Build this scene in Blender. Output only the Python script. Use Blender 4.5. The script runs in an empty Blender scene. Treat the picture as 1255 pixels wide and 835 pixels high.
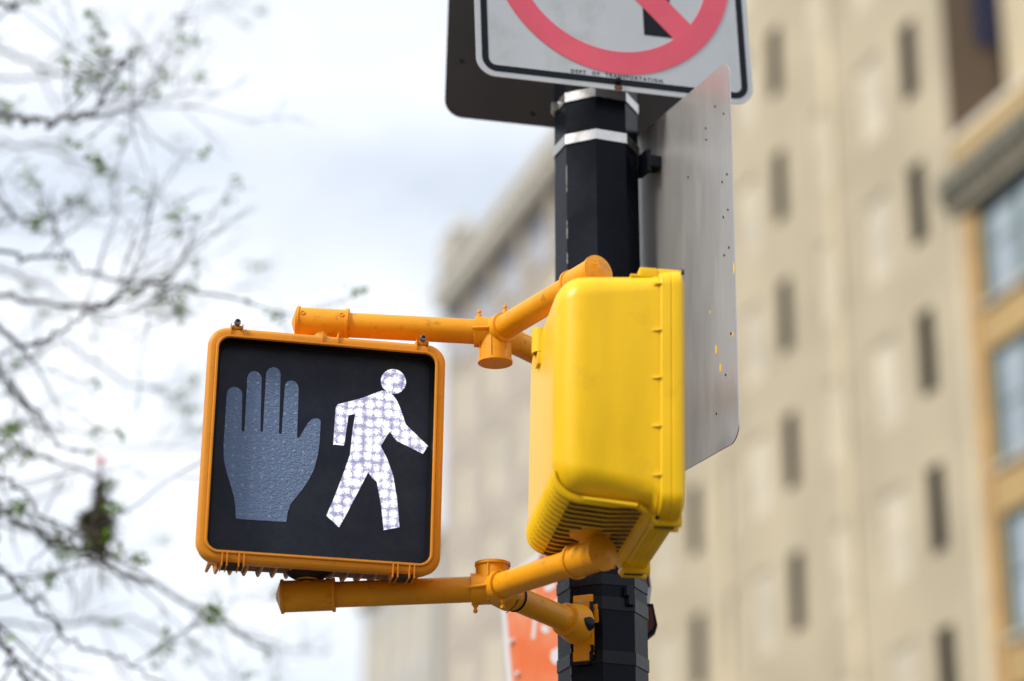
import bpy, bmesh, math, random
from mathutils import Vector, Matrix, noise
R = math.radians
scene = bpy.context.scene
col = scene.collection

# ------------------------------------------------------------------ camera
CAM = Vector((0, 0, 1.6)); PITCH = R(20.6); FPX = 2963.0
cd = bpy.data.cameras.new('camera'); cam = bpy.data.objects.new('camera', cd); col.objects.link(cam)
cam.location = CAM; cam.rotation_euler = (math.pi/2 + PITCH, 0, 0)
cd.lens = 85; cd.sensor_width = 36; cd.clip_start = 0.1; cd.clip_end = 3000
cd.dof.use_dof = True; cd.dof.focus_distance = 5.13; cd.dof.aperture_fstop = 1.52
scene.camera = cam

# ------------------------------------------------------------------ sky, sun, exposure
SUN_EL = R(44); SUN_AZ = R(-120)          # azimuth from +Y, clockwise: to the left, a little behind the camera
w = bpy.data.worlds.new('World'); scene.world = w; w.use_nodes = True
nt = w.node_tree; nt.nodes.clear()
def N(t, typ, **kw):
    n = t.nodes.new(typ)
    for k, v in kw.items(): setattr(n, k, v)
    return n
out = N(nt, 'ShaderNodeOutputWorld'); bg = N(nt, 'ShaderNodeBackground'); bg.inputs['Strength'].default_value = 0.1
sky = N(nt, 'ShaderNodeTexSky', sky_type='NISHITA'); sky.sun_disc = False
sky.sun_elevation = SUN_EL; sky.sun_rotation = SUN_AZ; sky.air_density = 1.0; sky.dust_density = 2.0
tc = N(nt, 'ShaderNodeTexCoord'); mp = N(nt, 'ShaderNodeMapping'); mp.inputs['Scale'].default_value = (1.0, 1.0, 2.2)
mp.inputs['Location'].default_value = (0.35, 0.2, 0.1)
n1 = N(nt, 'ShaderNodeTexNoise'); n1.inputs['Scale'].default_value = 4.2; n1.inputs['Detail'].default_value = 5; n1.inputs['Roughness'].default_value = 0.52
rp = N(nt, 'ShaderNodeValToRGB'); rp.color_ramp.elements[0].position = 0.34; rp.color_ramp.elements[1].position = 0.60
rp.color_ramp.elements[0].color = (0.78, 0.78, 0.78, 1); rp.color_ramp.elements[1].color = (1, 1, 1, 1)
n2 = N(nt, 'ShaderNodeTexNoise'); n2.inputs['Scale'].default_value = 7.0; n2.inputs['Detail'].default_value = 4
rp2 = N(nt, 'ShaderNodeValToRGB'); rp2.color_ramp.elements[0].position = 0.35; rp2.color_ramp.elements[1].position = 0.65
rp2.color_ramp.elements[0].color = (6.7, 7.3, 8.2, 1); rp2.color_ramp.elements[1].color = (8.8, 9.1, 9.6, 1)
mx = N(nt, 'ShaderNodeMix', data_type='RGBA')
L = nt.links.new
L(tc.outputs['Generated'], mp.inputs['Vector']); L(mp.outputs['Vector'], n1.inputs['Vector']); L(mp.outputs['Vector'], n2.inputs['Vector'])
L(n1.outputs['Fac'], rp.inputs['Fac']); L(n2.outputs['Fac'], rp2.inputs['Fac'])
L(rp.outputs['Color'], mx.inputs[0]); L(sky.outputs['Color'], mx.inputs[6]); L(rp2.outputs['Color'], mx.inputs[7])
L(mx.outputs[2], bg.inputs['Color']); L(bg.outputs['Background'], out.inputs['Surface'])

sl = bpy.data.lights.new('sun', 'SUN'); sl.energy = 2.8; sl.angle = R(12); sl.color = (1.0, 0.955, 0.88)
so = bpy.data.objects.new('sun', sl); col.objects.link(so)
sdir = Vector((math.sin(SUN_AZ)*math.cos(SUN_EL), math.cos(SUN_AZ)*math.cos(SUN_EL), math.sin(SUN_EL)))
so.rotation_euler = sdir.to_track_quat('Z', 'Y').to_euler(); so.location = (0, 0, 30)
scene.view_settings.view_transform = 'Standard'; scene.view_settings.look = 'None'
scene.view_settings.gamma = 1; scene.view_settings.exposure = 0.40

# ------------------------------------------------------------------ helpers
def at(px, py, Y):
    """a point on the vertical plane at distance Y"""
    a = (px-627.5)/FPX; b = -(py-417.5)/FPX
    d = Vector((a, math.cos(PITCH)-b*math.sin(PITCH), math.sin(PITCH)+b*math.cos(PITCH)))
    return CAM + d*(Y/d.y)
def tag(o, label=None, cat=None, group=None, kind=None):
    for k, v in (('label', label), ('category', cat), ('group', group), ('kind', kind)):
        if v: o[k] = v
    return o
def empty(name, loc=(0, 0, 0), mat=None):
    o = bpy.data.objects.new(name, None); o.empty_display_size = 0.1; col.objects.link(o)
    if mat is not None: o.matrix_world = mat
    else: o.location = loc
    return o
def obj(name, bm, m, parent=None, smooth=False, ang=35, mats=None):
    me = bpy.data.meshes.new(name); bm.normal_update(); bm.to_mesh(me); bm.free()
    for x in (mats or [m]): me.materials.append(x)
    if smooth:
        for p in me.polygons: p.use_smooth = True
        me.set_sharp_from_angle(angle=R(ang))
    o = bpy.data.objects.new(name, me); col.objects.link(o)
    if parent is not None: o.parent = parent
    return o
def box(bm, x0, x1, y0, y1, z0, z1, bev=0, mi=0):
    vs = [bm.verts.new(p) for p in ((x0,y0,z0),(x1,y0,z0),(x1,y1,z0),(x0,y1,z0),(x0,y0,z1),(x1,y0,z1),(x1,y1,z1),(x0,y1,z1))]
    fs = [bm.faces.new([vs[i] for i in f]) for f in ((3,2,1,0),(4,5,6,7),(0,1,5,4),(1,2,6,5),(2,3,7,6),(3,0,4,7))]
    for f in fs: f.material_index = mi
    if bev:
        es = list({e for f in fs for e in f.edges})
        bmesh.ops.bevel(bm, geom=es, offset=bev, segments=2, profile=0.6, affect='EDGES')
def basis(d):
    d = d.normalized(); a = Vector((0, 0, 1)) if abs(d.z) < 0.95 else Vector((1, 0, 0))
    u = d.cross(a).normalized(); return u, u.cross(d).normalized(), d
def lathe(bm, p0, d, prof, n=32, mi=0, caps=True):
    """profile of (distance along d, radius) revolved about the axis from p0"""
    u, v, d = basis(Vector(d)); p0 = Vector(p0); rings = []
    for t, r in prof:
        if r < 1e-6: rings.append([bm.verts.new(p0+d*t)])
        else: rings.append([bm.verts.new(p0+d*t+u*(r*math.cos(2*math.pi*i/n))+v*(r*math.sin(2*math.pi*i/n))) for i in range(n)])
    fs = []
    for A, B in zip(rings, rings[1:]):
        for i in range(n):
            j = (i+1) % n
            if len(A) == 1 and len(B) == 1: continue
            if len(A) == 1: f = bm.faces.new((A[0], B[i], B[j]))
            elif len(B) == 1: f = bm.faces.new((A[i], B[0], A[j]))
            else: f = bm.faces.new((A[i], B[i], B[j], A[j]))
            fs.append(f)
    if caps:
        if len(rings[0]) > 1: fs.append(bm.faces.new(rings[0]))
        if len(rings[-1]) > 1: fs.append(bm.faces.new(list(reversed(rings[-1]))))
    for f in fs: f.material_index = mi
    bmesh.ops.recalc_face_normals(bm, faces=fs)
def tube(bm, pts, radii, n=6, mi=0):
    rings = []; pts = [Vector(p) for p in pts]
    for k, p in enumerate(pts):
        d = (pts[min(k+1, len(pts)-1)] - pts[max(k-1, 0)])
        u, v, _ = basis(d)
        rings.append([bm.verts.new(p+u*(radii[k]*math.cos(2*math.pi*i/n))+v*(radii[k]*math.sin(2*math.pi*i/n))) for i in range(n)])
    for A, B in zip(rings, rings[1:]):
        for i in range(n):
            j = (i+1) % n; f = bm.faces.new((A[i], A[j], B[j], B[i])); f.material_index = mi
    bm.faces.new(rings[-1])
def rrect(hw, hh, r, n=10):
    pts = []
    for cx, cz, a0 in ((hw-r, hh-r, 0), (-hw+r, hh-r, 90), (-hw+r, -hh+r, 180), (hw-r, -hh+r, 270)):
        for i in range(n+1):
            a = R(a0+90*i/n); pts.append((cx+r*math.cos(a), cz+r*math.sin(a)))
    return pts
def loft(bm, secs, cap0=False, cap1=False, n=10):
    """sections (hw, hh, r, y) of rounded rectangles in x-z"""
    rings = [[bm.verts.new((x, s[3], z+(s[4] if len(s) > 4 else 0))) for x, z in rrect(s[0], s[1], max(s[2], 0.002), n)] for s in secs]
    m = len(rings[0])
    fs = []
    for A, B in zip(rings, rings[1:]):
        for i in range(m):
            j = (i+1) % m; fs.append(bm.faces.new((A[i], A[j], B[j], B[i])))
    if cap0: fs.append(bm.faces.new(rings[0]))
    if cap1: fs.append(bm.faces.new(list(reversed(rings[-1]))))
    return fs
def prism(bm, pts, y0, y1, mi=0):
    """closed outline in x-z pushed from y0 (front) to y1"""
    ar = sum(pts[i][0]*pts[(i+1) % len(pts)][1]-pts[(i+1) % len(pts)][0]*pts[i][1] for i in range(len(pts)))
    if ar < 0: pts = pts[::-1]
    A = [bm.verts.new((x, y0, z)) for x, z in pts]; B = [bm.verts.new((x, y1, z)) for x, z in pts]
    fs = [bm.faces.new(A), bm.faces.new(B[::-1])]
    for i in range(len(A)):
        j = (i+1) % len(A); fs.append(bm.faces.new((A[j], A[i], B[i], B[j])))
    for f in fs: f.material_index = mi
    return fs

# ------------------------------------------------------------------ materials
def mat(name, base, rough=0.5, metal=0, var=0.0, vscale=5, bump=0, bscale=200, bdist=0.001, dirt=None, dscale=12, damt=0.5, coat=0, emis=None, spec=0.5, detail=4, vstretch=None):
    m = bpy.data.materials.new(name); m.use_nodes = True; t = m.node_tree
    b = t.nodes['Principled BSDF']; b.inputs['Roughness'].default_value = rough; b.inputs['Metallic'].default_value = metal
    b.inputs['Specular IOR Level'].default_value = spec
    if coat: b.inputs['Coat Weight'].default_value = coat; b.inputs['Coat Roughness'].default_value = 0.15
    c = (*base, 1); b.inputs['Base Color'].default_value = c
    tc = N(t, 'ShaderNodeTexCoord'); vec = tc.outputs['Object']
    src = None
    if var:
        if vstretch:
            mm = N(t, 'ShaderNodeMapping'); mm.inputs['Scale'].default_value = vstretch; t.links.new(vec, mm.inputs['Vector']); v2 = mm.outputs['Vector']
        else: v2 = vec
        n = N(t, 'ShaderNodeTexNoise'); n.inputs['Scale'].default_value = vscale; n.inputs['Detail'].default_value = detail; t.links.new(v2, n.inputs['Vector'])
        r = N(t, 'ShaderNodeValToRGB'); r.color_ramp.elements[0].position = 0.3; r.color_ramp.elements[1].position = 0.7
        r.color_ramp.elements[0].color = (*[x*(1-var) for x in base], 1); r.color_ramp.elements[1].color = (*[min(1, x*(1+var)) for x in base], 1)
        t.links.new(n.outputs['Fac'], r.inputs['Fac']); src = r.outputs['Color']
        rr = N(t, 'ShaderNodeMapRange'); rr.inputs['To Min'].default_value = max(0.03, rough-0.1); rr.inputs['To Max'].default_value = min(1, rough+0.1)
        t.links.new(n.outputs['Fac'], rr.inputs['Value']); t.links.new(rr.outputs['Result'], b.inputs['Roughness'])
    if dirt:
        n = N(t, 'ShaderNodeTexNoise'); n.inputs['Scale'].default_value = dscale; n.inputs['Detail'].default_value = 8; n.inputs['Roughness'].default_value = 0.7; t.links.new(vec, n.inputs['Vector'])
        r = N(t, 'ShaderNodeValToRGB'); r.color_ramp.elements[0].position = 0.56; r.color_ramp.elements[1].position = 0.74
        r.color_ramp.elements[0].color = (0, 0, 0, 1); r.color_ramp.elements[1].color = (damt, damt, damt, 1)
        t.links.new(n.outputs['Fac'], r.inputs['Fac'])
        x = N(t, 'ShaderNodeMix', data_type='RGBA'); t.links.new(r.outputs['Color'], x.inputs[0])
        if src is not None: t.links.new(src, x.inputs[6])
        else: x.inputs[6].default_value = c
        x.inputs[7].default_value = (*dirt, 1); src = x.outputs[2]
    if src is not None: t.links.new(src, b.inputs['Base Color'])
    if bump:
        n = N(t, 'ShaderNodeTexNoise'); n.inputs['Scale'].default_value = bscale; n.inputs['Detail'].default_value = 3; t.links.new(vec, n.inputs['Vector'])
        bp = N(t, 'ShaderNodeBump'); bp.inputs['Strength'].default_value = bump; bp.inputs['Distance'].default_value = bdist
        t.links.new(n.outputs['Fac'], bp.inputs['Height']); t.links.new(bp.outputs['Normal'], b.inputs['Normal'])
    return m
M = {}
M['orange'] = mat('orange_yellow_enamel', (0.78, 0.32, 0.008), 0.42, spec=0.3, var=0.08, vscale=9, bump=0.25, bscale=90, dirt=(0.10, 0.035, 0.01), dscale=34, damt=0.6)
M['frame'] = mat('faded_orange_plastic', (0.72, 0.27, 0.015), 0.5, spec=0.3, var=0.07, vscale=6, bump=0.15, bscale=300, dirt=(0.30, 0.09, 0.02), dscale=40, damt=0.4)
M['yellow'] = mat('yellow_plastic', (0.88, 0.53, 0.004), 0.38, spec=0.35, var=0.07, vscale=7, vstretch=(2.5, 2.5, .6), bump=0.12, bscale=260, dirt=(0.55, 0.27, 0.02), dscale=9, damt=0.35)
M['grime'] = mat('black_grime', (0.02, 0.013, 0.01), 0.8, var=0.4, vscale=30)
M['rib_shade'] = mat('brown_rib_shade', (0.17, 0.075, 0.006), 0.7, var=0.4, vscale=25, dirt=(0.02, 0.012, 0.008), dscale=12, damt=0.9)  # brown colour for the painted shade between the housing ribs
M['bezel'] = mat('black_bezel', (0.004, 0.004, 0.005), 0.6, spec=0.2, bump=0.1)
M['steel'] = mat('bolt_steel', (0.16, 0.15, 0.17), 0.35, metal=0.9, var=0.3, vscale=60)
M['pole'] = mat('black_pole_paint', (0.003, 0.005, 0.011), 0.28, spec=0.10, var=0.3, vscale=8, bump=0.3, bscale=45, bdist=0.001, dirt=(0.03, 0.03, 0.035), dscale=60, damt=0.3)
M['chip'] = mat('chipped_paint_edge', (0.35, 0.34, 0.32), 0.6, var=0.5, vscale=60)
M['strap'] = mat('stainless_strap', (0.62, 0.60, 0.58), 0.28, metal=1.0, var=0.12, vscale=30, bump=0.2, bscale=60)
M['bstrap'] = mat('painted_strap', (0.006, 0.008, 0.013), 0.26, spec=0.18, var=0.3, vscale=40, bump=0.4, bscale=70)
M['signback'] = mat('dark_sign_back', (0.030, 0.026, 0.024), 0.5, spec=0.3, var=0.15, vscale=3, bump=0.05)
M['rust'] = mat('rust', (0.16, 0.07, 0.035), 0.85, var=0.5, vscale=80)
M['black'] = mat('black_sheeting', (0.004, 0.006, 0.011), 0.4, spec=0.2)
M['white'] = mat('white_paint', (0.75, 0.75, 0.76), 0.5, var=0.05)
M['branch'] = mat('bark', (0.075, 0.062, 0.055), 0.9, var=0.4, vscale=30, bump=0.6, bscale=60, bdist=0.004)
M['navy'] = mat('navy_cloth', (0.012, 0.02, 0.075), 0.8, var=0.2)

def face_mat(name, base, rough, spec, bump, bs, dist):
    """leathery moulded lens"""
    m = bpy.data.materials.new(name); m.use_nodes = True; t = m.node_tree; b = t.nodes['Principled BSDF']
    tc = N(t, 'ShaderNodeTexCoord'); mm = N(t, 'ShaderNodeMapping'); mm.inputs['Scale'].default_value = (1, 1, 1.5); t.links.new(tc.outputs['Object'], mm.inputs['Vector'])
    n = N(t, 'ShaderNodeTexNoise'); n.inputs['Scale'].default_value = bs; n.inputs['Detail'].default_value = 4; n.inputs['Distortion'].default_value = 0.8
    t.links.new(mm.outputs['Vector'], n.inputs['Vector'])
    bp = N(t, 'ShaderNodeBump'); bp.inputs['Strength'].default_value = bump; bp.inputs['Distance'].default_value = dist
    t.links.new(n.outputs['Fac'], bp.inputs['Height']); t.links.new(bp.outputs['Normal'], b.inputs['Normal'])
    b.inputs['Roughness'].default_value = rough; b.inputs['Specular IOR Level'].default_value = spec
    return m, t, b, tc, n
def dotgrid(t, tc, pitch, offx=0.0, offz=0.0, jitter=0.25):
    """distance to the nearest lamp of a slightly irregular lamp grid, in units of the pitch"""
    mp = N(t, 'ShaderNodeMapping'); mp.inputs['Scale'].default_value = (1/pitch, 0, 1/pitch); mp.inputs['Location'].default_value = (offx, 0, offz)
    t.links.new(tc.outputs['Object'], mp.inputs['Vector'])
    v = N(t, 'ShaderNodeTexVoronoi'); v.voronoi_dimensions = '3D'; v.inputs['Scale'].default_value = 1.0; v.inputs['Randomness'].default_value = jitter
    t.links.new(mp.outputs['Vector'], v.inputs['Vector']); return v.outputs['Distance']
m, t, b, tc, n = face_mat('dark_lens', (0, 0, 0), 0.42, 0.25, 0.35, 260, 0.001)
b.inputs['Base Color'].default_value = (0.010, 0.014, 0.030, 1); M['lens'] = m
nd = N(t, 'ShaderNodeTexNoise'); nd.inputs['Scale'].default_value = 9; nd.inputs['Detail'].default_value = 9; nd.inputs['Roughness'].default_value = .75; t.links.new(tc.outputs['Object'], nd.inputs['Vector'])
rd = N(t, 'ShaderNodeValToRGB'); rd.color_ramp.elements[0].position = .42; rd.color_ramp.elements[0].color = (0.008, 0.011, 0.026, 1); rd.color_ramp.elements[1].position = .75; rd.color_ramp.elements[1].color = (0.022, 0.027, 0.044, 1)
t.links.new(nd.outputs['Fac'], rd.inputs['Fac']); t.links.new(rd.outputs['Color'], b.inputs['Base Color'])
m, t, b, tc, n = face_mat('unlit_hand_lens', (0, 0, 0), 0.33, 0.4, 1.0, 190, 0.004)
dd = dotgrid(t, tc, 0.0205, jitter=0.16)
r = N(t, 'ShaderNodeValToRGB'); r.color_ramp.elements[0].position = 0.0; r.color_ramp.elements[1].position = 0.20
r.color_ramp.elements[0].color = (0.32, 0.41, 0.60, 1); r.color_ramp.elements[1].color = (0.135, 0.21, 0.38, 1)
t.links.new(dd, r.inputs['Fac']); t.links.new(r.outputs['Color'], b.inputs['Base Color']); M['hand'] = m
m, t, b, tc, n = face_mat('lit_person_lens', (0, 0, 0), 0.35, 0.5, 0.8, 170, 0.002)
dd = dotgrid(t, tc, 0.0195, 0.3, 0.2, jitter=0.36)
n3 = N(t, 'ShaderNodeTexNoise'); n3.inputs['Scale'].default_value = 480; n3.inputs['Detail'].default_value = 3; n3.inputs['Distortion'].default_value = 1.5; t.links.new(tc.outputs['Object'], n3.inputs['Vector'])
ma = N(t, 'ShaderNodeMath', operation='MULTIPLY_ADD'); ma.inputs[1].default_value = 1.6; t.links.new(n3.outputs['Fac'], ma.inputs[0]); t.links.new(dd, ma.inputs[2]); m2 = N(t, 'ShaderNodeMath', operation='MULTIPLY'); m2.inputs[1].default_value = 0.74; t.links.new(ma.outputs['Value'], m2.inputs[0]); ma = m2
r = N(t, 'ShaderNodeValToRGB'); cr = r.color_ramp
cr.elements[0].position = 0.93 - 0.07; cr.elements[0].color = (1.0, 1.0, 1.0, 1); cr.elements[1].position = 1.0; cr.elements[1].color = (0.20, 0.20, 0.34, 1)
e = cr.elements.new(0.93); e.color = (0.60, 0.58, 0.78, 1)
t.links.new(ma.outputs['Value'], r.inputs['Fac']); t.links.new(r.outputs['Color'], b.inputs['Emission Color']); b.inputs['Emission Strength'].default_value = 1.0
b.inputs['Base Color'].default_value = (0.08, 0.09, 0.14, 1); M['person'] = m

# brushed aluminium back of the tall sign
m = bpy.data.materials.new('brushed_aluminium'); m.use_nodes = True; t = m.node_tree; b = t.nodes['Principled BSDF']
tc = N(t, 'ShaderNodeTexCoord'); mm = N(t, 'ShaderNodeMapping'); mm.inputs['Scale'].default_value = (120, 120, 3); t.links.new(tc.outputs['Object'], mm.inputs['Vector'])
n = N(t, 'ShaderNodeTexNoise'); n.inputs['Scale'].default_value = 3; n.inputs['Detail'].default_value = 3; t.links.new(mm.outputs['Vector'], n.inputs['Vector'])
r = N(t, 'ShaderNodeValToRGB'); r.color_ramp.elements[0].color = (0.55, 0.535, 0.51, 1); r.color_ramp.elements[1].color = (0.68, 0.665, 0.64, 1)
t.links.new(n.outputs['Fac'], r.inputs['Fac']); t.links.new(r.outputs['Color'], b.inputs['Base Color'])
b.inputs['Metallic'].default_value = 0.7; b.inputs['Roughness'].default_value = 0.34
ms = N(t, 'ShaderNodeMapping'); ms.inputs['Scale'].default_value = (14, 14, 2.2); t.links.new(tc.outputs['Object'], ms.inputs['Vector'])
n_s = N(t, 'ShaderNodeTexNoise'); n_s.inputs['Scale'].default_value = 1.6; n_s.inputs['Detail'].default_value = 8; n_s.inputs['Roughness'].default_value = .65; t.links.new(ms.outputs['Vector'], n_s.inputs['Vector'])
r_s = N(t, 'ShaderNodeMapRange'); r_s.inputs['From Min'].default_value = .3; r_s.inputs['From Max'].default_value = .7; r_s.inputs['To Min'].default_value = .30; r_s.inputs['To Max'].default_value = .42; t.links.new(n_s.outputs['Fac'], r_s.inputs['Value']); t.links.new(r_s.outputs['Result'], b.inputs['Roughness'])
x_s = N(t, 'ShaderNodeMix', data_type='RGBA', blend_type='MULTIPLY'); x_s.inputs[0].default_value = .16; t.links.new(r.outputs['Color'], x_s.inputs[6]); t.links.new(n_s.outputs['Fac'], x_s.inputs[7]); t.links.new(x_s.outputs[2], b.inputs['Base Color'])
bp = N(t, 'ShaderNodeBump'); bp.inputs['Strength'].default_value = 0.06; t.links.new(n.outputs['Fac'], bp.inputs['Height']); t.links.new(bp.outputs['Normal'], b.inputs['Normal'])
M['alu'] = m
M['sheet'] = mat('grey_white_reflective_sheeting', (0.58, 0.61, 0.64), 0.42, var=0.05, vscale=4, dirt=(0.33, 0.33, 0.30), dscale=3, damt=0.5)
M['red'] = mat('faded_red_sheeting', (0.84, 0.10, 0.16), 0.42, var=0.10, vscale=5, dirt=(0.80, 0.19, 0.17), dscale=6, damt=0.6)

# ------------------------------------------------------------------ ground, road, pavement
def sheet(name, x0, x1, y0, y1, z, m, kind='structure'):
    bm = bmesh.new(); bm.faces.new([bm.verts.new(p) for p in ((x0,y0,z),(x1,y0,z),(x1,y1,z),(x0,y1,z))]); o = obj(name, bm, m); tag(o, kind=kind); return o
M['asphalt'] = mat('asphalt', (0.055, 0.055, 0.057), 0.85, var=0.3, vscale=1.5, bump=0.4, bscale=80)
M['concrete'] = mat('pavement_concrete', (0.14, 0.115, 0.09), 0.85, var=0.15, vscale=1.2, bump=0.3, bscale=60)
g = sheet('ground', -1500, 1500, -1500, 1500, 0, M['asphalt'])
# the street runs away to the left: direction DS, its right-hand normal NS
AZ = R(-17.7); DS = Vector((math.sin(AZ), math.cos(AZ), 0)); NS = Vector((math.cos(AZ), -math.sin(AZ), 0)); DIST = 22.7
def street_matrix(s0=0, t0=DIST): return Matrix.Translation(DS*s0 + NS*t0) @ Matrix.Rotation(-AZ, 4, 'Z')   # local x = into the block, y = along the street
sm = street_matrix(0, 0)
o = sheet('road', 1.4, 15.5, -200, 400, 0.004, M['asphalt']); o.matrix_world = sm
for nm, x0, x1 in (('pavement', -6, 1.25), ('pavement', 15.65, 22.6)):
    bm = bmesh.new(); box(bm, x0, x1, -60 if x0 < 0 else -200, 60 if x0 < 0 else 400, -0.1, 0.13); o = obj(nm, bm, M['concrete']); tag(o, kind='structure'); o.matrix_world = sm
for x0 in (1.25, 15.5):
    bm = bmesh.new(); box(bm, x0, x0+0.15, -60 if x0 < 2 else -200, 60 if x0 < 2 else 400, -0.1, 0.14, 0.01); o = obj('kerb', bm, M['white'] if False else M['concrete']); tag(o, kind='structure'); o.matrix_world = sm
bm = bmesh.new()
for k in range(30): box(bm, 8.3, 8.42, -100+10*k, -96+10*k, 0.001, 0.008)
o = obj('lane_marking', bm, M['white']); tag(o, kind='structure'); o.matrix_world = sm

# ------------------------------------------------------------------ buildings
def stone(name, base, var=0.12, courses=True, stain=None):
    m = mat(name, base, 0.85, var=var, vscale=0.35, bump=0.3, bscale=6, bdist=0.02, dirt=stain or tuple(x*0.72 for x in base), dscale=0.5, damt=0.5, detail=6)
    if courses:
        t = m.node_tree; b = t.nodes['Principled BSDF']; src = b.inputs['Base Color'].links[0].from_socket
        tc = N(t, 'ShaderNodeTexCoord'); mp = N(t, 'ShaderNodeMapping'); mp.inputs['Rotation'].default_value = (R(90), 0, R(90)); t.links.new(tc.outputs['Object'], mp.inputs['Vector'])
        br = N(t, 'ShaderNodeTexBrick'); br.inputs['Scale'].default_value = 1.0; br.inputs['Brick Width'].default_value = 0.95; br.inputs['Row Height'].default_value = 0.42; br.inputs['Mortar Size'].default_value = 0.012
        br.inputs['Color1'].default_value = (1, 1, 1, 1); br.inputs['Color2'].default_value = (0.9, 0.9, 0.88, 1); br.inputs['Mortar'].default_value = (0.72, 0.72, 0.72, 1)
        t.links.new(mp.outputs['Vector'], br.inputs['Vector'])
        x = N(t, 'ShaderNodeMix', data_type='RGBA', blend_type='MULTIPLY'); x.inputs[0].default_value = 1; t.links.new(src, x.inputs[6]); t.links.new(br.outputs['Color'], x.inputs[7]); t.links.new(x.outputs[2], b.inputs['Base Color'])
    return m
M['cream'] = stone('cream_limestone', (0.59, 0.50, 0.345), var=0.13)
M['pink'] = stone('pinkish_limestone', (0.56, 0.49, 0.41), var=0.06)
M['pale'] = stone('pale_stone', (0.58, 0.56, 0.51), var=0.06)
M['ybrick'] = stone('yellow_brick', (0.56, 0.38, 0.16))
M['brown'] = stone('brown_brick', (0.13, 0.095, 0.07))
M['quoin'] = mat('terracotta_strip', (0.50, 0.30, 0.11), 0.8, var=0.2, vscale=2)
M['ycorn'] = mat('brown_grey_cornice', (0.21, 0.19, 0.14), 0.85, var=0.2, vscale=2)
M['corn'] = mat('weathered_cornice', (0.46, 0.43, 0.365), 0.8, var=0.2, vscale=2)
M['dentil'] = mat('dark_dentils', (0.05, 0.055, 0.04), 0.8)
M['trim'] = mat('pale_window_trim', (0.66, 0.585, 0.46), 0.7, var=0.1, vscale=1)
M['gframe'] = mat('grey_green_frame', (0.11, 0.16, 0.145), 0.5, var=0.15)
M['dframe'] = mat('dark_frame', (0.03, 0.026, 0.018), 0.7, spec=0.2)
M['dglass'] = mat('dark_glass', (0.014, 0.012, 0.008), 0.35, spec=0.12)
M['shade'] = mat('shaded_pane', (0.52, 0.455, 0.335), 0.4, var=0.2, vscale=0.6)
M['bglass'] = mat('sky_glass', (0.36, 0.41, 0.44), 0.15, metal=0.35, var=0.25, vscale=0.5)
M['copper'] = mat('blue_grey_roof_glass', (0.42, 0.46, 0.56), 0.25, metal=0.3, var=0.15, vscale=0.7)

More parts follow.
